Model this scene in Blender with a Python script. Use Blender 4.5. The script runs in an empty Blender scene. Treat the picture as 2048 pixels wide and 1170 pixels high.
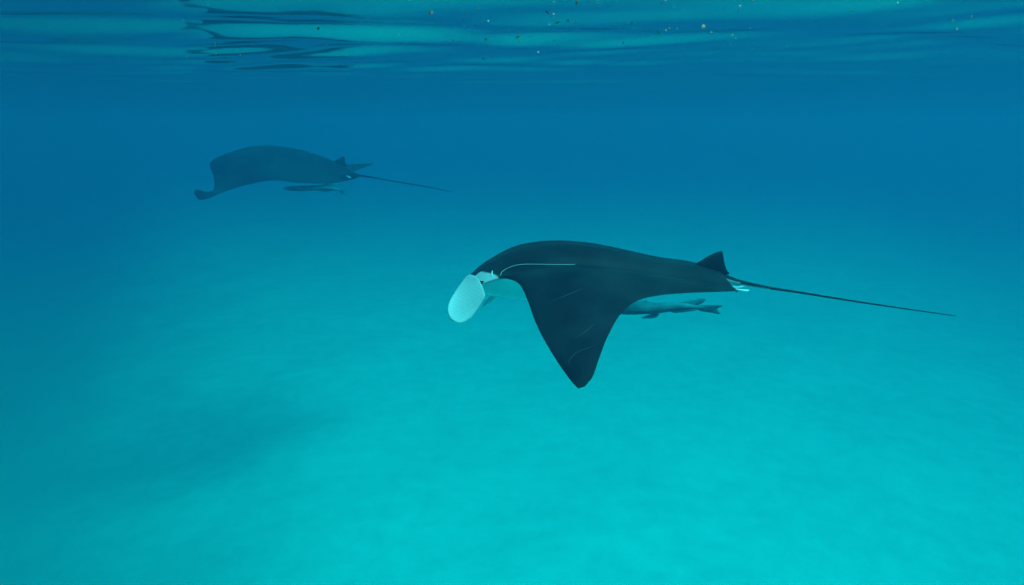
import bpy, math, random
import numpy as np
from mathutils import Vector, Matrix, noise

S = bpy.context.scene
R = math.radians
random.seed(7)

# ---------------------------------------------------------------- camera
CAM_Z = -0.45
F_PX, HORIZON = 1700.0, 250.0            # focal length and horizon row in pixels of the 2048x1170 photograph
PITCH = math.atan((585 - HORIZON) / F_PX)
cam_d = bpy.data.cameras.new('camera')
cam = bpy.data.objects.new('camera', cam_d)
S.collection.objects.link(cam)
cam.location = (0, 0, CAM_Z)
cam.rotation_euler = (R(90) - PITCH, 0, 0)
cam_d.sensor_width = 36
cam_d.lens = F_PX / 2048 * 36
cam_d.clip_start = 0.02
cam_d.clip_end = 2000
S.camera = cam

# ---------------------------------------------------------------- sky, sun, exposure
SUN_EL, SUN_AZ = 62.0, 125.0             # azimuth measured clockwise from +Y (the viewing direction)
w = bpy.data.worlds.new('World'); S.world = w; w.use_nodes = True
nt = w.node_tree; nt.nodes.clear()
sky = nt.nodes.new('ShaderNodeTexSky'); sky.sky_type = 'NISHITA'; sky.sun_disc = False
sky.sun_elevation = R(SUN_EL); sky.sun_rotation = R(SUN_AZ)
bg = nt.nodes.new('ShaderNodeBackground'); bg.inputs['Strength'].default_value = 0.14
wo = nt.nodes.new('ShaderNodeOutputWorld')
nt.links.new(sky.outputs[0], bg.inputs[0]); nt.links.new(bg.outputs[0], wo.inputs[0])
sd = bpy.data.lights.new('sun', 'SUN'); sd.energy = 1.5; sd.angle = R(40); sd.color = (1.0, 0.97, 0.92)
sun = bpy.data.objects.new('sun', sd); S.collection.objects.link(sun)
sdir = Vector((math.sin(R(SUN_AZ)) * math.cos(R(SUN_EL)), math.cos(R(SUN_AZ)) * math.cos(R(SUN_EL)), math.sin(R(SUN_EL))))
sun.rotation_euler = sdir.to_track_quat('Z', 'Y').to_euler()
S.view_settings.view_transform = 'Standard'; S.view_settings.look = 'None'
S.view_settings.gamma = 1; S.view_settings.use_curve_mapping = False
S.view_settings.exposure = 1.58
S.render.engine = 'CYCLES'
S.cycles.use_denoising = True
S.cycles.max_bounces = 8; S.cycles.volume_bounces = 4; S.cycles.transparent_max_bounces = 8
S.cycles.sample_clamp_indirect = 4
S.cycles.caustics_reflective = False; S.cycles.caustics_refractive = False

# ---------------------------------------------------------------- helpers
def link(name, me, mat=None, parent=None):
    o = bpy.data.objects.new(name, me); S.collection.objects.link(o)
    if mat is not None: me.materials.append(mat)
    if parent is not None: o.parent = parent
    return o

def mesh(verts, faces, smooth=True):
    me = bpy.data.meshes.new('m')
    me.from_pydata([tuple(v) for v in verts], [], faces); me.update()
    if smooth: me.polygons.foreach_set('use_smooth', [True] * len(me.polygons))
    return me

def tag(o, label=None, category=None, group=None, kind=None):
    for k, v in (('label', label), ('category', category), ('group', group), ('kind', kind)):
        if v: o[k] = v
    return o

CP, SP = math.cos(PITCH), math.sin(PITCH)
def at(px, py, Y):
    """the point of the place seen at a photograph pixel, at distance Y in front of the camera along the ground"""
    a = (px - 1024) / F_PX; b = -(py - 585) / F_PX
    d = Vector((a, CP + b * SP, -SP + b * CP))
    return Vector((0, 0, CAM_Z)) + d * (Y / d.y)

def catmull(P, n):
    """n points along an open Catmull-Rom curve through rows of P"""
    P = np.asarray(P, float); m = len(P)
    Q = np.vstack([2 * P[0] - P[1], P, 2 * P[-1] - P[-2]])
    out = []
    for t in np.linspace(0, m - 1, n):
        i = min(int(t), m - 2); f = t - i
        a, b, c, d = Q[i:i + 4]
        out.append(.5 * ((2 * b) + (c - a) * f + (2 * a - 5 * b + 4 * c - d) * f * f + (3 * b - a - 3 * c + d) * f ** 3))
    return np.array(out)

def closed_catmull(P, k):
    P = np.asarray(P, float); m = len(P); out = []
    for i in range(m):
        a, b, c, d = P[(i - 1) % m], P[i], P[(i + 1) % m], P[(i + 2) % m]
        for j in range(k):
            f = j / k
            out.append(.5 * ((2 * b) + (c - a) * f + (2 * a - 5 * b + 4 * c - d) * f * f + (3 * b - a - 3 * c + d) * f ** 3))
    return np.array(out)

# ---------------------------------------------------------------- materials
def mat(name):
    m = bpy.data.materials.new(name); m.use_nodes = True
    return m, m.node_tree.nodes, m.node_tree.links, m.node_tree.nodes['Principled BSDF']

def skin(name, dark, pale, rough=0.42, spots=0.0):
    """animal skin: dark above, pale where the attribute 'pale' says so"""
    m, N, L, b = mat(name)
    at_ = N.new('ShaderNodeAttribute'); at_.attribute_name = 'pale'
    tc = N.new('ShaderNodeTexCoord')
    n1 = N.new('ShaderNodeTexNoise'); n1.inputs['Scale'].default_value = 5; n1.inputs['Detail'].default_value = 6
    n2 = N.new('ShaderNodeTexNoise'); n2.inputs['Scale'].default_value = 90; n2.inputs['Detail'].default_value = 3
    for n in (n1, n2): L.new(tc.outputs['Object'], n.inputs['Vector'])
    r1 = N.new('ShaderNodeMapRange'); r1.inputs[1].default_value = .3; r1.inputs[2].default_value = .7
    r1.inputs[3].default_value = .35; r1.inputs[4].default_value = 2.6
    L.new(n1.outputs[0], r1.inputs[0])
    mul = N.new('ShaderNodeMix'); mul.data_type = 'RGBA'; mul.blend_type = 'MULTIPLY'; mul.inputs[0].default_value = 1
    mul.inputs[6].default_value = (*dark, 1); L.new(r1.outputs[0], mul.inputs[7])
    # mottled border between the dark back and the pale underside
    ad = N.new('ShaderNodeMath'); ad.operation = 'ADD'
    sc = N.new('ShaderNodeMath'); sc.operation = 'MULTIPLY_ADD'; sc.inputs[1].default_value = .5; sc.inputs[2].default_value = -.25
    n3 = N.new('ShaderNodeTexNoise'); n3.inputs['Scale'].default_value = 28; L.new(tc.outputs['Object'], n3.inputs['Vector'])
    L.new(n3.outputs[0], sc.inputs[0]); L.new(sc.outputs[0], ad.inputs[0]); L.new(at_.outputs['Fac'], ad.inputs[1])
    mr = N.new('ShaderNodeMapRange'); mr.interpolation_type = 'SMOOTHSTEP'; mr.inputs[1].default_value = .35; mr.inputs[2].default_value = .65
    L.new(ad.outputs[0], mr.inputs[0])
    mx = N.new('ShaderNodeMix'); mx.data_type = 'RGBA'
    L.new(mr.outputs[0], mx.inputs[0]); L.new(mul.outputs[2], mx.inputs[6])
    # the belly (attribute towards 2) is painted lighter to offset its shade, the lit cheek (attribute 1) darker
    m2 = N.new('ShaderNodeMapRange'); m2.inputs[1].default_value = 1.0; m2.inputs[2].default_value = 1.6; L.new(at_.outputs['Fac'], m2.inputs[0])
    pm = N.new('ShaderNodeMix'); pm.data_type = 'RGBA'; L.new(m2.outputs[0], pm.inputs[0])
    pm.inputs[6].default_value = (*[c * .6 for c in pale], 1); pm.inputs[7].default_value = (*[min(.92, c * 1.15) for c in pale], 1)
    L.new(pm.outputs[2], mx.inputs[7])
    L.new(mx.outputs[2], b.inputs['Base Color'])
    b.inputs['Roughness'].default_value = rough
    b.inputs['Specular IOR Level'].default_value = .07
    bp = N.new('ShaderNodeBump'); bp.inputs['Strength'].default_value = .25; bp.inputs['Distance'].default_value = .004
    L.new(n2.outputs[0], bp.inputs['Height']); L.new(bp.outputs[0], b.inputs['Normal'])
    return m

M_MANTA = skin('manta_skin', (.007, .009, .0095), (.80, .80, .78))
M_FISH = skin('remora_skin', (.045, .11, .115), (.08, .17, .175), .6)
m, N, L, b = mat('eye_black'); b.inputs['Base Color'].default_value = (.01, .01, .012, 1); b.inputs['Roughness'].default_value = .6; b.inputs['Specular IOR Level'].default_value = .1
M_EYE = m

# pale translucent paddle with fine ribs
m, N, L, b = mat('cephalic_skin')
tc = N.new('ShaderNodeTexCoord'); wv = N.new('ShaderNodeTexWave'); wv.bands_direction = 'DIAGONAL'
mp = N.new('ShaderNodeMapping'); mp.inputs['Scale'].default_value = (.25, 0, 1); L.new(tc.outputs['Object'], mp.inputs[0])
wv.inputs['Scale'].default_value = 95; wv.inputs['Distortion'].default_value = 4; wv.inputs['Detail'].default_value = 3
L.new(mp.outputs[0], wv.inputs['Vector'])
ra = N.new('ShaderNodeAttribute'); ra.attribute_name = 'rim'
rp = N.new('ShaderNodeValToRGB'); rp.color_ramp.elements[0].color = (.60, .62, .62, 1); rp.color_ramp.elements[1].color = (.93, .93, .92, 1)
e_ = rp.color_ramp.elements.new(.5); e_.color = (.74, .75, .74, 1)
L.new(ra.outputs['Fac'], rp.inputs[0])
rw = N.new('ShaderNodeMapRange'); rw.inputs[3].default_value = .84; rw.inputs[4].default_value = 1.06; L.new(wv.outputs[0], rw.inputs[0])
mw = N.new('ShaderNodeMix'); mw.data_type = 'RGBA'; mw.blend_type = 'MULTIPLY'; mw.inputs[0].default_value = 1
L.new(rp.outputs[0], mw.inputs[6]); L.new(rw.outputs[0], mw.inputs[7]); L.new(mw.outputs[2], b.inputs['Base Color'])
bp = N.new('ShaderNodeBump'); bp.inputs['Strength'].default_value = .2; bp.inputs['Distance'].default_value = .002
L.new(wv.outputs[0], bp.inputs['Height']); L.new(bp.outputs[0], b.inputs['Normal'])
b.inputs['Roughness'].default_value = .45
tl = N.new('ShaderNodeBsdfTranslucent'); L.new(mw.outputs[2], tl.inputs[0]); ms = N.new('ShaderNodeMixShader'); ms.inputs[0].default_value = .3
L.new(b.outputs[0], ms.inputs[1]); L.new(tl.outputs[0], ms.inputs[2]); L.new(ms.outputs[0], N['Material Output'].inputs['Surface'])
M_CEPH = m
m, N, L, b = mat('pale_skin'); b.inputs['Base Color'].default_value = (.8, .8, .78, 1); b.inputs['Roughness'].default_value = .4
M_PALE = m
m, N, L, b = mat('caustic_skin'); b.inputs['Base Color'].default_value = (.020, .029, .028, 1); b.inputs['Roughness'].default_value = .6  # a little lighter than the skin: caustic light put into the colour
M_CAUSTIC = m

# sand: pale coral sand with soft patches of rubble, darker towards the left
m, N, L, b = mat('sand')
g = N.new('ShaderNodeNewGeometry')
n1 = N.new('ShaderNodeTexNoise'); n1.inputs['Scale'].default_value = .55; n1.inputs['Detail'].default_value = 7; n1.inputs['Roughness'].default_value = .62
n2 = N.new('ShaderNodeTexNoise'); n2.inputs['Scale'].default_value = 2.4; n2.inputs['Detail'].default_value = 6; n2.inputs['Roughness'].default_value = .65
for n in (n1, n2): L.new(g.outputs['Position'], n.inputs['Vector'])
r1 = N.new('ShaderNodeValToRGB')
r1.color_ramp.elements[0].position = .33; r1.color_ramp.elements[0].color = (.655, .625, .53, 1)
r1.color_ramp.elements[1].position = .60; r1.color_ramp.elements[1].color = (.70, .675, .575, 1)
L.new(n1.outputs[0], r1.inputs[0])
r2 = N.new('ShaderNodeValToRGB')
r2.color_ramp.elements[0].position = .30; r2.color_ramp.elements[0].color = (.90, .90, .90, 1)
r2.color_ramp.elements[1].position = .72; r2.color_ramp.elements[1].color = (1.07, 1.07, 1.07, 1)
L.new(n2.outputs[0], r2.inputs[0])
mu = N.new('ShaderNodeMix'); mu.data_type = 'RGBA'; mu.blend_type = 'MULTIPLY'; mu.inputs[0].default_value = 1
L.new(r1.outputs[0], mu.inputs[6]); L.new(r2.outputs[0], mu.inputs[7])
# the bottom turns darker beyond the edge of the bank
dp = N.new('ShaderNodeVectorMath'); dp.operation = 'DOT_PRODUCT'; dp.inputs[1].default_value = (1, .43, 0); L.new(g.outputs['Position'], dp.inputs[0])
nz = N.new('ShaderNodeMath'); nz.operation = 'MULTIPLY_ADD'; nz.inputs[1].default_value = 3.0; L.new(n1.outputs[0], nz.inputs[0]); L.new(dp.outputs['Value'], nz.inputs[2])
am = N.new('ShaderNodeMapRange'); am.interpolation_type = 'SMOOTHSTEP'; am.inputs[1].default_value = -2.6; am.inputs[2].default_value = 5.4; L.new(nz.outputs[0], am.inputs[0])
mm = N.new('ShaderNodeMix'); mm.data_type = 'RGBA'; L.new(am.outputs[0], mm.inputs[0]); mm.inputs[6].default_value = (.31, .33, .29, 1)
L.new(mu.outputs[2], mm.inputs[7]); L.new(mm.outputs[2], b.inputs['Base Color'])
b.inputs['Roughness'].default_value = .95
M_SAND = m

# the surface of the sea: a fresnel mirror from below beyond the critical angle, clear above it
m = bpy.data.materials.new('sea_surface'); m.use_nodes = True
N, L = m.node_tree.nodes, m.node_tree.links; N.clear()
out = N.new('ShaderNodeOutputMaterial'); mx = N.new('ShaderNodeMixShader')
fr = N.new('ShaderNodeFresnel'); fr.inputs['IOR'].default_value = 1.333
tr = N.new('ShaderNodeBsdfTransparent'); gl = N.new('ShaderNodeBsdfGlossy'); gl.inputs['Roughness'].default_value = .05
L.new(fr.outputs[0], mx.inputs[0]); L.new(tr.outputs[0], mx.inputs[1]); L.new(gl.outputs[0], mx.inputs[2]); L.new(mx.outputs[0], out.inputs['Surface'])
M_SEA = m

# the water itself: absorbs red, scatters blue
DENS = 0.70
def absorb(c, sa):       # absorption colour of a Principled Volume that gives the coefficient sa at scatter colour c
    return max(0.0, 1 - sa / (DENS * (1 - c))) ** 2
SIG_S = (.002, .0122, .0245); SIG_A = (.52, .043, .036)
m = bpy.data.materials.new('sea_water'); m.use_nodes = True
N, L = m.node_tree.nodes, m.node_tree.links; N.clear()
out = N.new('ShaderNodeOutputMaterial'); pv = N.new('ShaderNodeVolumePrincipled')
col = [s / DENS for s in SIG_S]
pv.inputs['Color'].default_value = (*col, 1)
pv.inputs['Density'].default_value = DENS
pv.inputs['Absorption Color'].default_value = (*[absorb(c, a) for c, a in zip(col, SIG_A)], 1)
pv.inputs['Anisotropy'].default_value = .25
L.new(pv.outputs[0], out.inputs['Volume'])
M_WATER = m

# ---------------------------------------------------------------- sea surface, seabed, water
def axis(lo, hi, dlo, dhi, step, grow=1.07):
    """coordinates from lo to hi, evenly spaced by step inside dlo..dhi and ever wider outside"""
    mid = list(np.arange(dlo, dhi, step)); s, x, up = step, dhi, []
    while x < hi: up.append(x); s *= grow; x += s
    up.append(hi); s, x, dn = step, dlo, []
    while x > lo:
        s *= grow; x -= s; dn.append(x)
    dn[-1] = lo
    return np.array(sorted(dn) + mid + up)

def sheet(name, xs, ys, zf, material, flip=False):
    X, Y = np.meshgrid(xs, ys); Z = zf(X, Y)
    nx, ny = len(xs), len(ys)
    V = np.stack([X, Y, Z], -1).reshape(-1, 3)
    i = np.arange(nx - 1)[None, :] + nx * np.arange(ny - 1)[:, None]
    Fq = np.stack([i, i + 1, i + 1 + nx, i + nx], -1).reshape(-1, 4)
    if flip: Fq = Fq[:, ::-1]
    me = bpy.data.meshes.new(name)
    me.vertices.add(len(V)); me.vertices.foreach_set('co', V.ravel())
    me.loops.add(Fq.size); me.loops.foreach_set('vertex_index', Fq.ravel())
    me.polygons.add(len(Fq)); me.polygons.foreach_set('loop_start', np.arange(0, Fq.size, 4))
    me.polygons.foreach_set('use_smooth', np.ones(len(Fq), bool))
    me.update(); me.validate()
    return link(name, me, material)

rng = np.random.default_rng(11)
WAVES = []
for k in range(34):
    lam = .30 * (16 ** (k / 33.0))                   # 0.3 m ripples to 4.8 m swell
    th = rng.normal(R(90), R(26))                    # travelling roughly towards the camera
    slope = .0088 * rng.uniform(.6, 1.3) * (.55 if lam > 1.9 else 1.45 if lam > .55 else .35)
    WAVES.append((2 * math.pi / lam, th, slope * lam / (2 * math.pi), rng.uniform(0, 6.28), lam))
def sea(X, Y):
    Z = np.zeros_like(X)
    d = np.sqrt(X ** 2 + Y ** 2)
    # gentle large bends so that crests are not straight
    Xb = X + .35 * np.sin(.9 * Y + .6 * X + 1) + .15 * np.sin(2.3 * X - 1.1 * Y)
    Yb = Y + .30 * np.sin(.8 * X + .5) + .10 * np.sin(2.1 * X + .7 * Y)
    G = 1 + 1.2 / (1 + np.exp((X + .5) / .5)) * np.exp(-((Y - 4.5) / 4) ** 2)      # a livelier wave group to the left
    for k, th, a, ph, lam in WAVES:
        Z += G / (1 + (d / 8.5) ** 4) * a * np.clip(1.3 - d / (lam * 28 + 2), 0, 1) * np.sin(k * (Xb * math.cos(th) + Yb * math.sin(th)) + ph)
    Z -= .005 * np.exp(-((X - .12) / .20) ** 2 - ((Y - 4.4 - .05 * X) / .06) ** 2)   # one short steep wavelet
    return Z
o = sheet('water_surface', axis(-240, 240, -7, 7, .05, 1.06), axis(-240, 240, .8, 16, .035, 1.05), sea, M_SEA)
tag(o, kind='structure')

def bed(X, Y):
    Z = -5.6 + 0 * X
    Z -= 1.2 / (1 + np.exp((X + .43 * Y + .3) / 1.9))            # the bank falls off to the left
    Z -= 1.2 / (1 + np.exp(-(X - .40 * Y - 2.5) / 2.0))          # and more gently to the far right
    Z += .06 * np.sin(.7 * X + .4 * Y) * np.cos(.5 * Y - .3 * X) + .02 * np.sin(1.9 * X - 1.3 * Y + 1) + .006 * np.sin(3.1 * Y + 2.2 * X)
    return Z
o = sheet('seabed', axis(-240, 240, -9, 9, .12, 1.08), axis(-240, 240, 2, 22, .12, 1.08), bed, M_SAND)
tag(o, kind='structure')

def box(name, lo, hi, material):
    v = [(x, y, z) for z in (lo[2], hi[2]) for y in (lo[1], hi[1]) for x in (lo[0], hi[0])]
    f = [(0, 2, 3, 1), (4, 5, 7, 6), (0, 1, 5, 4), (2, 6, 7, 3), (0, 4, 6, 2), (1, 3, 7, 5)]
    return link(name, mesh(v, f, False), material)
o = box('haze', (-245, -245, -15), (245, 245, .45), M_WATER)
tag(o, kind='stuff', label='clear blue sea water that fades far things to blue')

# ---------------------------------------------------------------- animal builders
def naca(u):
    return 2 * 5 * (.2969 * np.sqrt(u) - .126 * u - .3516 * u ** 2 + .2843 * u ** 3 - .1036 * u ** 4)

def set_pale(me, vals):
    a = me.attributes.new('pale', 'FLOAT', 'POINT'); a.data.foreach_set('value', np.asarray(vals, float))

def ray_body(stations, up, n_span, n_chord, ridge=None, pale_fn=None, parent=None):
    """one continuous body from wing tip to wing tip.
    station rows: LE xyz, TE xyz, camber, top thickness, bottom thickness, up xyz, ridge weight"""
    P = catmull(stations, n_span)
    u = (1 - np.cos(np.linspace(0, math.pi, n_chord))) / 2
    prof = naca(u); prof[-1] = 0; prof[0] = 0
    cam_p = 4 * u * (1 - u)
    rp = np.interp(u, ridge[0], ridge[1]) if ridge is not None else prof
    if ridge is not None:
        k = np.array([1, 2, 3, 2, 1.]) / 9
        
        for _ in range(5):
            mid = np.convolve(np.pad(rp, 2, 'edge'), k, 'valid'); rp = np.where((u > .012) & (u < .985), mid, rp)
    top, bot = [], []
    for r in P:
        LE, TE, cb, tt, tb, up_, wr = r[0:3], r[3:6], r[6], max(r[7], .002), max(r[8], .002), r[9:12], min(max(r[12], 0), 1)
        up_ = up_ / np.linalg.norm(up_)
        base = LE[None] * (1 - u[:, None]) + TE[None] * u[:, None] + up_[None] * (cb * cam_p)[:, None]
        pt = prof * (1 - wr) + rp * wr
        top.append(base + up_[None] * (tt * pt)[:, None]); bot.append(base - up_[None] * (tb * prof)[:, None])
    n = n_chord; V = []; idx_t = np.zeros((n_span, n), int); idx_b = np.zeros((n_span, n), int); pale = []
    for i in range(n_span):
        for j in range(n):
            idx_t[i, j] = len(V); V.append(top[i][j]); pale.append(pale_fn(True, i / (n_span - 1), u[j], top[i][j]))
    for i in range(n_span):
        for j in range(n):
            if j in (0, n - 1): idx_b[i, j] = idx_t[i, j]
            else:
                idx_b[i, j] = len(V); V.append(bot[i][j]); pale.append(pale_fn(False, i / (n_span - 1), u[j], bot[i][j]))
    F = []
    for i in range(n_span - 1):
        for j in range(n - 1):
            F.append((idx_t[i, j], idx_t[i, j + 1], idx_t[i + 1, j + 1], idx_t[i + 1, j]))
            F.append((idx_b[i, j], idx_b[i + 1, j], idx_b[i + 1, j + 1], idx_b[i, j + 1]))
    for i in (0, n_span - 1):
        for j in range(n - 1):
            q = [idx_t[i, j], idx_t[i, j + 1], idx_b[i, j + 1], idx_b[i, j]]
            q = list(dict.fromkeys(q))
            if len(q) > 2: F.append(tuple(q if i == 0 else q[::-1]) if False else tuple(q))
    F = [tuple(int(x) for x in f) for f in F]
    me = mesh(V, F)
    import bmesh
    set_pale(me, pale)
    bm = bmesh.new(); bm.from_mesh(me); bmesh.ops.recalc_face_normals(bm, faces=bm.faces); bm.to_mesh(me); bm.free()
    return link('body', me, M_MANTA, parent)

def fin(name, outline, normal, t, material, parent, pale=0.0, bend=None, k=5, side_bias=None):
    """a thin fin with real thickness that tapers to its rim"""
    O = closed_catmull([tuple(p) for p in outline], k); c = O.mean(0); nrm = np.array(normal) / np.linalg.norm(normal)
    rings = [(1, 0), (.96, .35), (.85, .65), (.6, .9), (.3, 1)]
    V, F, RIM = [], [], []; n = len(O)
    def ring(s, h): 
        st = len(V)
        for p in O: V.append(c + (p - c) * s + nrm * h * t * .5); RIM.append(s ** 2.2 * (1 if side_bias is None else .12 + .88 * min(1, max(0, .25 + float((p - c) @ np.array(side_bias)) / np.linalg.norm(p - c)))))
        return st
    starts = {}
    for side in (1, -1):
        prev = None
        for s, h in rings:
            if s == 1 and side == -1: st = starts['rim']
            else: st = ring(s, h * side)
            if s == 1: starts['rim'] = st
            if prev is not None:
                for j in range(n):
                    q = (prev + j, prev + (j + 1) % n, st + (j + 1) % n, st + j); F.append(q if side == 1 else q[::-1])
            prev = st
        V.append(c + nrm * t * .5 * side); RIM.append(0); ci = len(V) - 1
        for j in range(n):
            q = (prev + j, prev + (j + 1) % n, ci); F.append(q if side == 1 else q[::-1])
    if bend is not None: V = [bend(np.array(v)) for v in V]
    me = mesh(V, F); set_pale(me, [pale] * len(V))
    a = me.attributes.new('rim', 'FLOAT', 'POINT'); a.data.foreach_set('value', RIM)
    return link(name, me, material, parent)

def tube(name, pts, material, parent, seg=10, n=60, pale_fn=None, flat=1.0):
    """pts rows: x y z radius; flat squeezes the section sideways (y)"""
    P = catmull(pts, n); V, F, pl = [], [], []
    for i in range(n):
        d = P[min(i + 1, n - 1), :3] - P[max(i - 1, 0), :3]; d /= np.linalg.norm(d)
        upv = np.array([0, 0, 1.]); side = np.cross(d, upv); side /= np.linalg.norm(side); upp = np.cross(side, d)
        r = max(P[i, 3], .0008)
        for j in range(seg):
            a = 2 * math.pi * j / seg
            V.append(P[i, :3] + side * math.cos(a) * r * flat + upp * math.sin(a) * r)
            pl.append(pale_fn(i / (n - 1), math.sin(a)) if pale_fn else 0)
    for i in range(n - 1):
        for j in range(seg):
            F.append((i * seg + j, i * seg + (j + 1) % seg, (i + 1) * seg + (j + 1) % seg, (i + 1) * seg + j))
    F.append(tuple(range(seg))[::-1]); F.append(tuple((n - 1) * seg + j for j in range(seg)))
    me = mesh(V, F); set_pale(me, pl)
    return link(name, me, material, parent)

def ball(name, c, r, material, parent, sc=(1, 1, 1)):
    import bmesh
    bm = bmesh.new(); bmesh.ops.create_uvsphere(bm, u_segments=16, v_segments=10, radius=r)
    for v in bm.verts: v.co = Vector((v.co.x * sc[0], v.co.y * sc[1], v.co.z * sc[2])) + Vector(c)
    me = bpy.data.meshes.new('m'); bm.to_mesh(me); bm.free()
    me.polygons.foreach_set('use_smooth', [True] * len(me.polygons))
    return link(name, me, material, parent)

def root(name, loc, **kw):
    o = bpy.data.objects.new(name, None); S.collection.objects.link(o); o.empty_display_size = .2
    tag(o, **kw)
    return o

def finish(rt, loc):
    """put the root at the animal and keep its parts where they are"""
    rt.location = loc
    for o in S.objects:
        if o.parent is rt:
            o.data.transform(Matrix.Translation(-Vector(loc)))

# ---------------------------------------------------------------- the near manta
YC = 3.45
K = YC / 5.2                              # the body's own size in metres, against a 1.57 m disc
MPP = YC / F_PX
def near_manta():
    rt = root('manta_ray', None, label='large black manta ray in the centre with white cephalic fin and its wing swept down',
              category='manta ray', group='manta rays swimming to the left below the surface')
    # yoff, LE px, TE px, camber, top, bottom, dihedral (up tilt outwards), ridge weight
    C = [
        (0.00, (938, 557), (1440, 556), .00, .235, .11, 0.00, 1),
        (0.10, (940, 558), (1443, 560), .00, .225, .105, 0.05, 1),
        (0.18, (946, 569), (1452, 568), .00, .190, .10, 0.15, .95),
        (0.24, (962, 569), (1462, 576), .00, .135, .085, 0.30, .8),
        (0.30, (989, 561), (1472, 583), .03, .095, .06, 0.45, .5),
        (0.37, (1012, 557), (1448, 584), .05, .070, .05, 0.55, .25),
        (0.50, (1038, 568), (1380, 586), .05, .055, .035, 0.70, .1),
        (0.65, (1054, 598), (1318, 591), .04, .040, .030, 0.85, 0),
        (0.80, (1068, 637), (1272, 603), .03, .030, .022, 1.0, 0),
        (0.95, (1084, 672), (1240, 630), .02, .022, .016, 1.1, 0),
        (1.10, (1106, 710), (1216, 672), .015, .015, .012, 1.2, 0),
        (1.22, (1130, 746), (1200, 712), .01, .010, .008, 1.25, 0),
        (1.30, (1147, 768), (1186, 752), .00, .006, .005, 1.3, 0),
        (1.33, (1157, 777), (1170, 773), .00, .003, .003, 1.3, 0),
    ]
    rows_n, rows_f = [], []
    for (yo, le, te, cb, tt, tb, dh, wr) in C:
        yo *= K; cb *= K; tt *= K; tb *= K
        a = at(*le, YC - yo); b_ = at(*te, YC - yo)
        rows_n.append([*a, *b_, cb, tt, tb, 0, -math.sin(dh), math.cos(dh), wr])
        rows_f.append([a.x, 2 * YC - a.y, a.z, b_.x, 2 * YC - b_.y, b_.z, cb, tt, tb, 0, math.sin(dh), math.cos(dh), wr])
    st = rows_n[::-1] + rows_f[1:]
    rx = [935, 950, 965, 1000, 1030, 1080, 1130, 1200, 1270, 1340, 1395, 1452]
    rz = [0, 14, 26, 47, 62, 71, 73, 66.5, 51, 36, 30, 14]
    ridge = ([(x - 935) / 517 for x in rx], [z / 76.8 for z in rz])
    zc = at(1000, 549, YC - .22 * K).z
    def pale_fn(is_top, v, u, p):
        yo = abs(p[1] - YC) / K
        if not is_top:
            return 2.0
        x_px = 1024 + p[0] / MPP
        # white cheek and shoulder below the dark crown
        zl = zc + np.interp(x_px, [938, 943, 950, 956, 961, 966, 975, 985, 1003, 1042], [8, 10, 9, 5, 1, 0, 1, 0, -2, -4]) * MPP
        s = (zl - p[2]) / .022 + .5
        s *= 1 if yo > .12 else 0
        lim = min(max((1042 - x_px) / 14, 0), 1)
        return min(max(s, 0), 1) * lim
    body = ray_body(st, None, 190, 110, ridge, pale_fn, rt)
    Yn = YC - .25 * K
    # cephalic fins: near one unrolled as a broad paddle, far one seen edge-on
    def bend_n(p):
        d = (at(945, 560, Yn).z - p[2]); 
        x0, z0 = p[0] - at(932, 600, Yn).x, p[2] - at(932, 600, Yn).z
        e = x0 * .83 + z0 * -.55 if False else x0 * .86 + z0 * .5                 # distance across the paddle's long axis
        p[1] += K * (-.05 * math.sin(min(max(d / (.3 * K), 0), 1) * 2.6)) - 2.5 * e * e + .5 * (z0 - .05) - 5 * max(0, -z0 - .05) ** 2; return p
    ol = [(937, 551), (924, 564), (910, 584), (900, 603), (899, 620), (907, 634), (923, 641), (941, 634), (955, 618), (966, 600), (971, 590), (968, 578), (962, 566), (952, 554)]
    fin('cephalic_fin', [at(x, 552 + (y - 552) * .93, Yn) for x, y in ol], (0, 1, 0), .009, M_CEPH, rt, 1, bend_n, 6, (-.65, 0, -.75))
    Yf = YC + .22 * K
    ol = [(1003, 579), (992, 581), (980, 593), (965, 611), (974, 608), (989, 597), (999, 587)]
    fin('cephalic_fin', [at(x, y, Yf) for x, y in ol], (0, 1, .9), .03 * K, M_PALE, rt, 1)
    # eyes
    # thin tubes paint a shoulder-fold highlight and caustic light lines on the wing: laid along the surface of the skin
    from mathutils.bvhtree import BVHTree
    me = body.data; bvh = BVHTree.FromPolygons([v.co for v in me.vertices], [list(p.vertices) for p in me.polygons])
    eye0 = Vector((0, 0, CAM_Z))
    def on_skin(pts, rad, name, material, n=50):
        out = []
        for x, y in catmull(pts, n):
            d = (at(x, y, YC) - eye0).normalized(); h = bvh.ray_cast(eye0, d)
            if h[0] is not None: out.append(h[0] + h[1] * (-1 if h[1].dot(d) > 0 else 1) * rad * .3)
        m_ = len(out)
        if m_ > 4: tube(name, [(*p, rad * math.sin(math.pi * min(1, (i + 1.5) / (m_ + 1))) ** .6) for i, p in enumerate(out)], material, rt, 6, m_)
    d = (at(963, 566, YC) - eye0).normalized(); h = bvh.ray_cast(eye0, d)[0]
    if h is not None:
        ball('eye', h, .019 * K, M_EYE, rt, (1.5, .6, .7)); ball('eye', (h.x, 2 * YC - h.y, h.z), .019 * K, M_EYE, rt, (1.5, .6, .7))
    on_skin([(1001, 551), (1004, 544), (1014, 537), (1030, 531), (1050, 528.5), (1075, 528.5), (1105, 529), (1150, 529)], .0009, 'shoulder_fold_highlight', M_PALE)  # pale tube painting the lit lip of the fold
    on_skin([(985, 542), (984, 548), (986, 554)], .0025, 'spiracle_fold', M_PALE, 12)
    on_skin([(1000, 528), (1004, 525)], .0018, 'caustic_line', M_CAUSTIC, 8)
    on_skin([(1100, 604), (1125, 594), (1150, 584), (1162, 578)], .0016, 'caustic_line', M_CAUSTIC)
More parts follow.
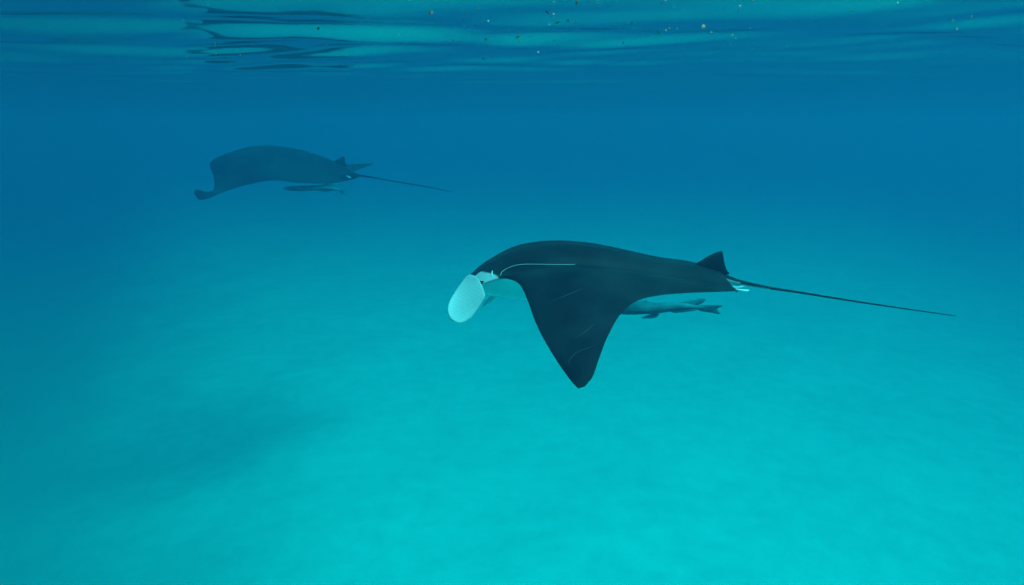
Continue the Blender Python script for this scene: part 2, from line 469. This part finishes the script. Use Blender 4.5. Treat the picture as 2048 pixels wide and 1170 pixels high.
    on_skin([(1135, 732), (1142, 716), (1156, 704), (1175, 697), (1192, 690)], .0018, 'caustic_line', M_CAUSTIC)
    on_skin([(1150, 676), (1165, 668), (1180, 656), (1188, 649)], .0014, 'caustic_line', M_CAUSTIC)
    # dorsal fin
    ol = [(1385, 532), (1402, 521), (1420, 510), (1442, 502), (1446, 508), (1449, 526), (1454, 540), (1459, 547), (1448, 550), (1415, 552), (1392, 545)]
    fin('dorsal_fin', [at(x, y, YC) for x, y in ol], (0, 1, 0), .03, M_MANTA, rt, 0, None, 4)
    # tail
    tp = [(1400, 544, 15), (1440, 555, 11), (1465, 562, 7.5), (1490, 567, 5), (1540, 576, 3.0), (1600, 585, 2.3), (1700, 601, 1.9), (1800, 616, 1.4), (1912, 632, .7)]
    tube('tail', [(*at(x, y, YC), r * MPP) for x, y, r in tp], M_MANTA, rt, 12, 90,
         lambda t, s: 1.0 if (s < .2 - t * .6 and t < .5) else 0.0)
    # pelvic fins and claspers
    for sgn, yy in ((1, YC - .10 * K), (-1, YC + .10 * K)):
        ol = [(1395, 566), (1430, 560), (1455, 567), (1470, 577), (1475, 584), (1455, 581), (1410, 582)]
        f_ = fin('pelvic_fin', [at(x, y, yy) for x, y in ol], (0, 1, .3), .02, M_MANTA, rt, 0, None, 4)
        tube('clasper', [(*at(1458, 573 + sgn, yy), .004), (*at(1475, 577 + 2 * sgn, yy), .003), (*at(1490, 577 + 5 * sgn, yy), .0065), (*at(1498, 576 + 5 * sgn, yy), .004)], M_PALE, rt, 8, 14)
    finish(rt, at(1180, 560, YC))
near_manta()

# ---------------------------------------------------------------- the far manta
def far_manta():
    rt = root('manta_ray', None, label='distant dark blue manta ray fading into the haze at upper left with curled wing tip',
              category='manta ray', group='manta rays swimming to the left below the surface')
    Y0 = 11.0
    C = [  # LE px Y, TE px Y, camber, top, bottom, up, ridge
        ((388, 383, 10.0), (391, 392, 10.0), 0, .01, .01, (0, 0, 1)),
        ((396, 380, 10.0), (400, 400, 10.0), 0, .015, .01, (0, 0, 1)),
        ((412, 385, 10.1), (420, 396, 10.1), 0, .02, .015, (0, 0, 1)),
        ((428, 380, 10.2), (445, 385, 10.2), .0, .02, .02, (-.5, -.3, 1)),
        ((427, 352, 10.4), (490, 371, 10.3), .03, .03, .02, (-.5, -.3, 1)),
        ((420, 328, 10.6), (545, 361, 10.35), .08, .05, .03, (-.3, -.3, 1)),
        ((445, 318, 10.8), (600, 366, 10.4), .12, .08, .05, (-.1, -.1, 1)),
        ((465, 320, 11.1), (672, 366, 10.5), .16, .13, .08, (0, 0, 1)),
        ((470, 330, 11.5), (712, 352, 10.6), .14, .16, .13, (0, 0, 1)),
        ((505, 328, 11.8), (712, 346, 10.8), .10, .13, .10, (0, 0, 1)),
        ((560, 330, 12.0), (700, 346, 11.3), .05, .05, .04, (0, 0, 1)),
        ((630, 334, 12.3), (700, 346, 11.9), .02, .03, .02, (0, 0, 1)),
        ((690, 330, 12.4), (715, 340, 12.2), 0, .02, .01, (0, 0, 1)),
        ((745, 327, 12.5), (746, 329, 12.5), 0, .005, .005, (0, 0, 1)),
    ]
    st = []; Q = 13.0 / 11.0
    for le, te, cb, tt, tb, up in C:
        le = (le[0], le[1], le[2] * Q); te = (te[0], te[1], te[2] * Q); cb *= Q; tt *= Q; tb *= Q
        n = Vector(up).normalized(); st.append([*at(*le), *at(*te), cb, tt, tb, *n, 0])
    ray_body(st, None, 120, 60, None, lambda t, v, u, p: 0.0 if t or v < .3 else 1.0, rt)
    ol = [(664, 326), (674, 319), (688, 313), (690, 322), (694, 334), (690, 342), (668, 340)]
    fin('dorsal_fin', [at(x, y, 10.8 * Q) for x, y in ol], (0, 1, 0), .05, M_MANTA, rt, 0, None, 4)
    tube('tail', [(*at(690, 346, 10.7 * Q), .05), (*at(712, 350, 10.6 * Q), .024), (*at(740, 354, 10.5 * Q), .013), (*at(790, 363, 10.4 * Q), .009), (*at(850, 373, 10.3 * Q), .007), (*at(905, 384, 10.2 * Q), .004)], M_MANTA, rt, 10, 60)
    ol = [(680, 352), (705, 345), (716, 352), (712, 357), (690, 362), (676, 361)]
    fin('pelvic_fin', [at(x, y, 10.55 * Q) for x, y in ol], (0, 1, .3), .03, M_MANTA, rt, 0, None, 4)
    tube('clasper', [(*at(693, 352, 10.5 * Q), .006), (*at(698, 354, 10.5 * Q), .009), (*at(702, 356, 10.5 * Q), .003)], M_PALE, rt, 8, 8)
    # cephalic fins on the head, turned away from the camera
    for dx, Y in ((0, 11.3), (14, 11.9)):
        ol = [(468 + dx, 326), (455 + dx, 330), (448 + dx, 338), (455 + dx, 346), (468 + dx, 344), (478 + dx, 336)]
        fin('cephalic_fin', [at(x, y, Y * Q) for x, y in ol], (.4, 1, 0), .03, M_MANTA, rt, 0, None, 4)
    finish(rt, at(570, 340, Y0 * Q))
far_manta()

# ---------------------------------------------------------------- remoras
def remora(Y, body, caudal, fins, label, glint=None):
    k = Y / F_PX
    rt = root('remora', None, label=label, category='fish', group='remoras swimming under the manta rays')
    P = [(*at(x, y, Y), h * k) for x, y, h in body]
    tube('body', P, M_FISH, rt, 14, 50, lambda t, s: .75 if s < -.35 else 0, .8)
    fin('tail_fin', [at(x, y, Y) for x, y in caudal], (0, 1, 0), .012, M_FISH, rt, 0, None, 3)
    for nm, ol in fins:
        fin(nm, [at(x, y, Y) for x, y in ol], (0, 1, 0), .012, M_FISH, rt, 0, None, 3)
    m = body[len(body) // 2]
    ball('eye', at(body[2][0], body[2][1] - 2, Y - body[2][2] * k * .75), .008, M_EYE, rt)
    finish(rt, at(m[0], m[1], Y))
remora(5.9, [(1160, 606, 1), (1166, 606, 5), (1180, 607, 9), (1205, 611, 12.5), (1250, 615, 14.5), (1290, 616, 13), (1317, 616, 11), (1363, 612.5, 7.5), (1394, 614.5, 4.5), (1408, 616, 4)],
       [(1396, 611), (1420, 610), (1446, 611), (1434, 618), (1441, 628), (1420, 625), (1398, 621)],
       [('dorsal_fin', [(1355, 607), (1370, 602), (1385, 598), (1411, 597), (1402, 608), (1380, 612)]),
        ('anal_fin', [(1340, 620), (1365, 619), (1395, 620), (1385, 622), (1350, 626)]),
        ('front_dorsal_fin', [(1275, 606), (1290, 601), (1300, 604), (1312, 606), (1300, 609)]),
        ('pelvic_fin', [(1282, 636), (1300, 629), (1318, 627), (1312, 635), (1298, 637)])],
       'slender grey remora with forked tail swimming behind the wing of the near black manta')
remora(12.4, [(566, 377, .8), (570, 377, 2.5), (580, 377, 4.5), (600, 377, 5.5), (630, 376, 5.2), (650, 376, 4), (668, 378, 2.6), (680, 381, 1.8)],
       [(677, 379), (690, 379), (686, 383), (691, 390), (683, 387)],
       [('dorsal_fin', [(635, 372), (655, 367), (690, 366), (672, 371), (650, 374)]),
        ('anal_fin', [(635, 380), (650, 379), (665, 381), (650, 384)])],
       'small dim remora swimming below the belly of the distant manta ray')

# ---------------------------------------------------------------- flecks drifting just under the surface
def fleck_mat(name, col):
    m, N, L, b = mat(name)
    n = N.new('ShaderNodeTexNoise'); n.inputs['Scale'].default_value = 60
    r = N.new('ShaderNodeValToRGB'); r.color_ramp.elements[0].color = (*[c * .4 for c in col], 1); r.color_ramp.elements[1].color = (*col, 1)
    L.new(n.outputs[0], r.inputs[0]); L.new(r.outputs[0], b.inputs['Base Color']); b.inputs['Roughness'].default_value = .5
    return m
M_BRN = fleck_mat('dead_leaf', (.10, .06, .03)); M_TAN = fleck_mat('pale_leaf', (.55, .40, .16)); M_WHT = fleck_mat('pale_fleck', (.62, .62, .45))
def fleck_geo(c, s, rnd, V, F):
    st = len(V); n = 6
    ax = Vector((rnd.gauss(0, 1), rnd.gauss(0, 1), rnd.gauss(0, 1))).normalized(); bx = ax.orthogonal().normalized(); cx = ax.cross(bx)
    el = rnd.uniform(.5, 1)
    for j in range(n):
        a = 2 * math.pi * j / n; r = s * rnd.uniform(.6, 1)
        V.append(Vector(c) + bx * math.cos(a) * r + cx * math.sin(a) * r * el)
    V.append(Vector(c) + ax * s * .25); V.append(Vector(c) - ax * s * .2)
    for j in range(n):
        F.append((st + j, st + (j + 1) % n, st + n)); F.append((st + (j + 1) % n, st + j, st + n + 1))
FL = [  # px, py, radius px, material, label
    (861, 25, 5, M_BRN, 'dark brown leaf scrap drifting alone right of the bright streaks', 'leaf scrap'),
    (1226, 51, 4, M_BRN, 'small black leaf scrap drifting right of the pair of tan scraps', 'leaf scrap'),
    (1154, 4, 4, M_TAN, 'pale tan scrap drifting at the very top of the picture', 'leaf scrap'),
    (1116, 45, 4, M_TAN, 'tan scrap drifting beside a tiny dark scrap near the surface', 'leaf scrap'),
    (1136, 41, 3, M_BRN, 'tiny dark scrap drifting just right of a tan scrap', 'leaf scrap'),
    (1036, 73, 5, M_TAN, 'yellowish scrap drifting over the dark streak of the surface', 'leaf scrap'),
    (1316, 64, 4, M_TAN, 'square beige scrap drifting right of the black scrap', 'leaf scrap'),
    (1703, 21, 4, M_TAN, 'olive scrap drifting above the right part of the surface', 'leaf scrap'),
    (1943, 33, 5, M_TAN, 'long beige scrap drifting farthest right in the picture', 'leaf scrap'),
    (1906, 41, 4, M_TAN, 'pale scrap drifting just left of the farthest right one', 'leaf scrap'),
    (430, 88, 4, M_TAN, 'reddish tan scrap drifting among the bright streaks at left', 'leaf scrap'),
    (1407, 53, 4, M_TAN, 'orange tan scrap drifting alone right of centre', 'leaf scrap'),
]
rnd = random.Random(5)
for px, py, r, mm, lab, cat in FL:
    Y = rnd.uniform(1.6, 2.4); c = at(px, py, Y)
    Y = min(Y, (-.05 - CAM_Z) / max(.001, (c.z - CAM_Z) / Y)); c = at(px, py, Y)
    V, F = [], []; fleck_geo(c, 1.35 * r * Y / F_PX, rnd, V, F)
    V = [v - c for v in V]
    o = link('leaf_scrap', mesh(V, F, False), mm); o.location = c
    tag(o, lab, cat, 'leaf scraps drifting under the surface')
V, F = [], []
for i in range(130):
    px = rnd.gauss(1150, 420) if rnd.random() < .75 else rnd.uniform(250, 2048); py = 120 * rnd.random() ** 1.3
    Y = rnd.uniform(1.4, 3.0); c = at(px, py, Y); Y = min(Y, (-.05 - CAM_Z) / max(.001, (c.z - CAM_Z) / Y)); c = at(px, py, Y)
    fleck_geo(c, rnd.choice([1.6, 1.9, 2.3, 2.8, 3.6]) * Y / F_PX, rnd, V, F)
o = link('drifting_flecks', mesh(V, F, False), M_WHT)
o.data.materials.append(M_TAN); o.data.materials.append(M_BRN)
kinds = [rnd.choice([0, 1, 1, 1, 2, 2]) for _ in range(len(V))]
o.data.polygons.foreach_set('material_index', [kinds[i // 12] for i in range(len(o.data.polygons))]); tag(o, 'tiny pale flecks drifting just below the surface of the water', kind='stuff')
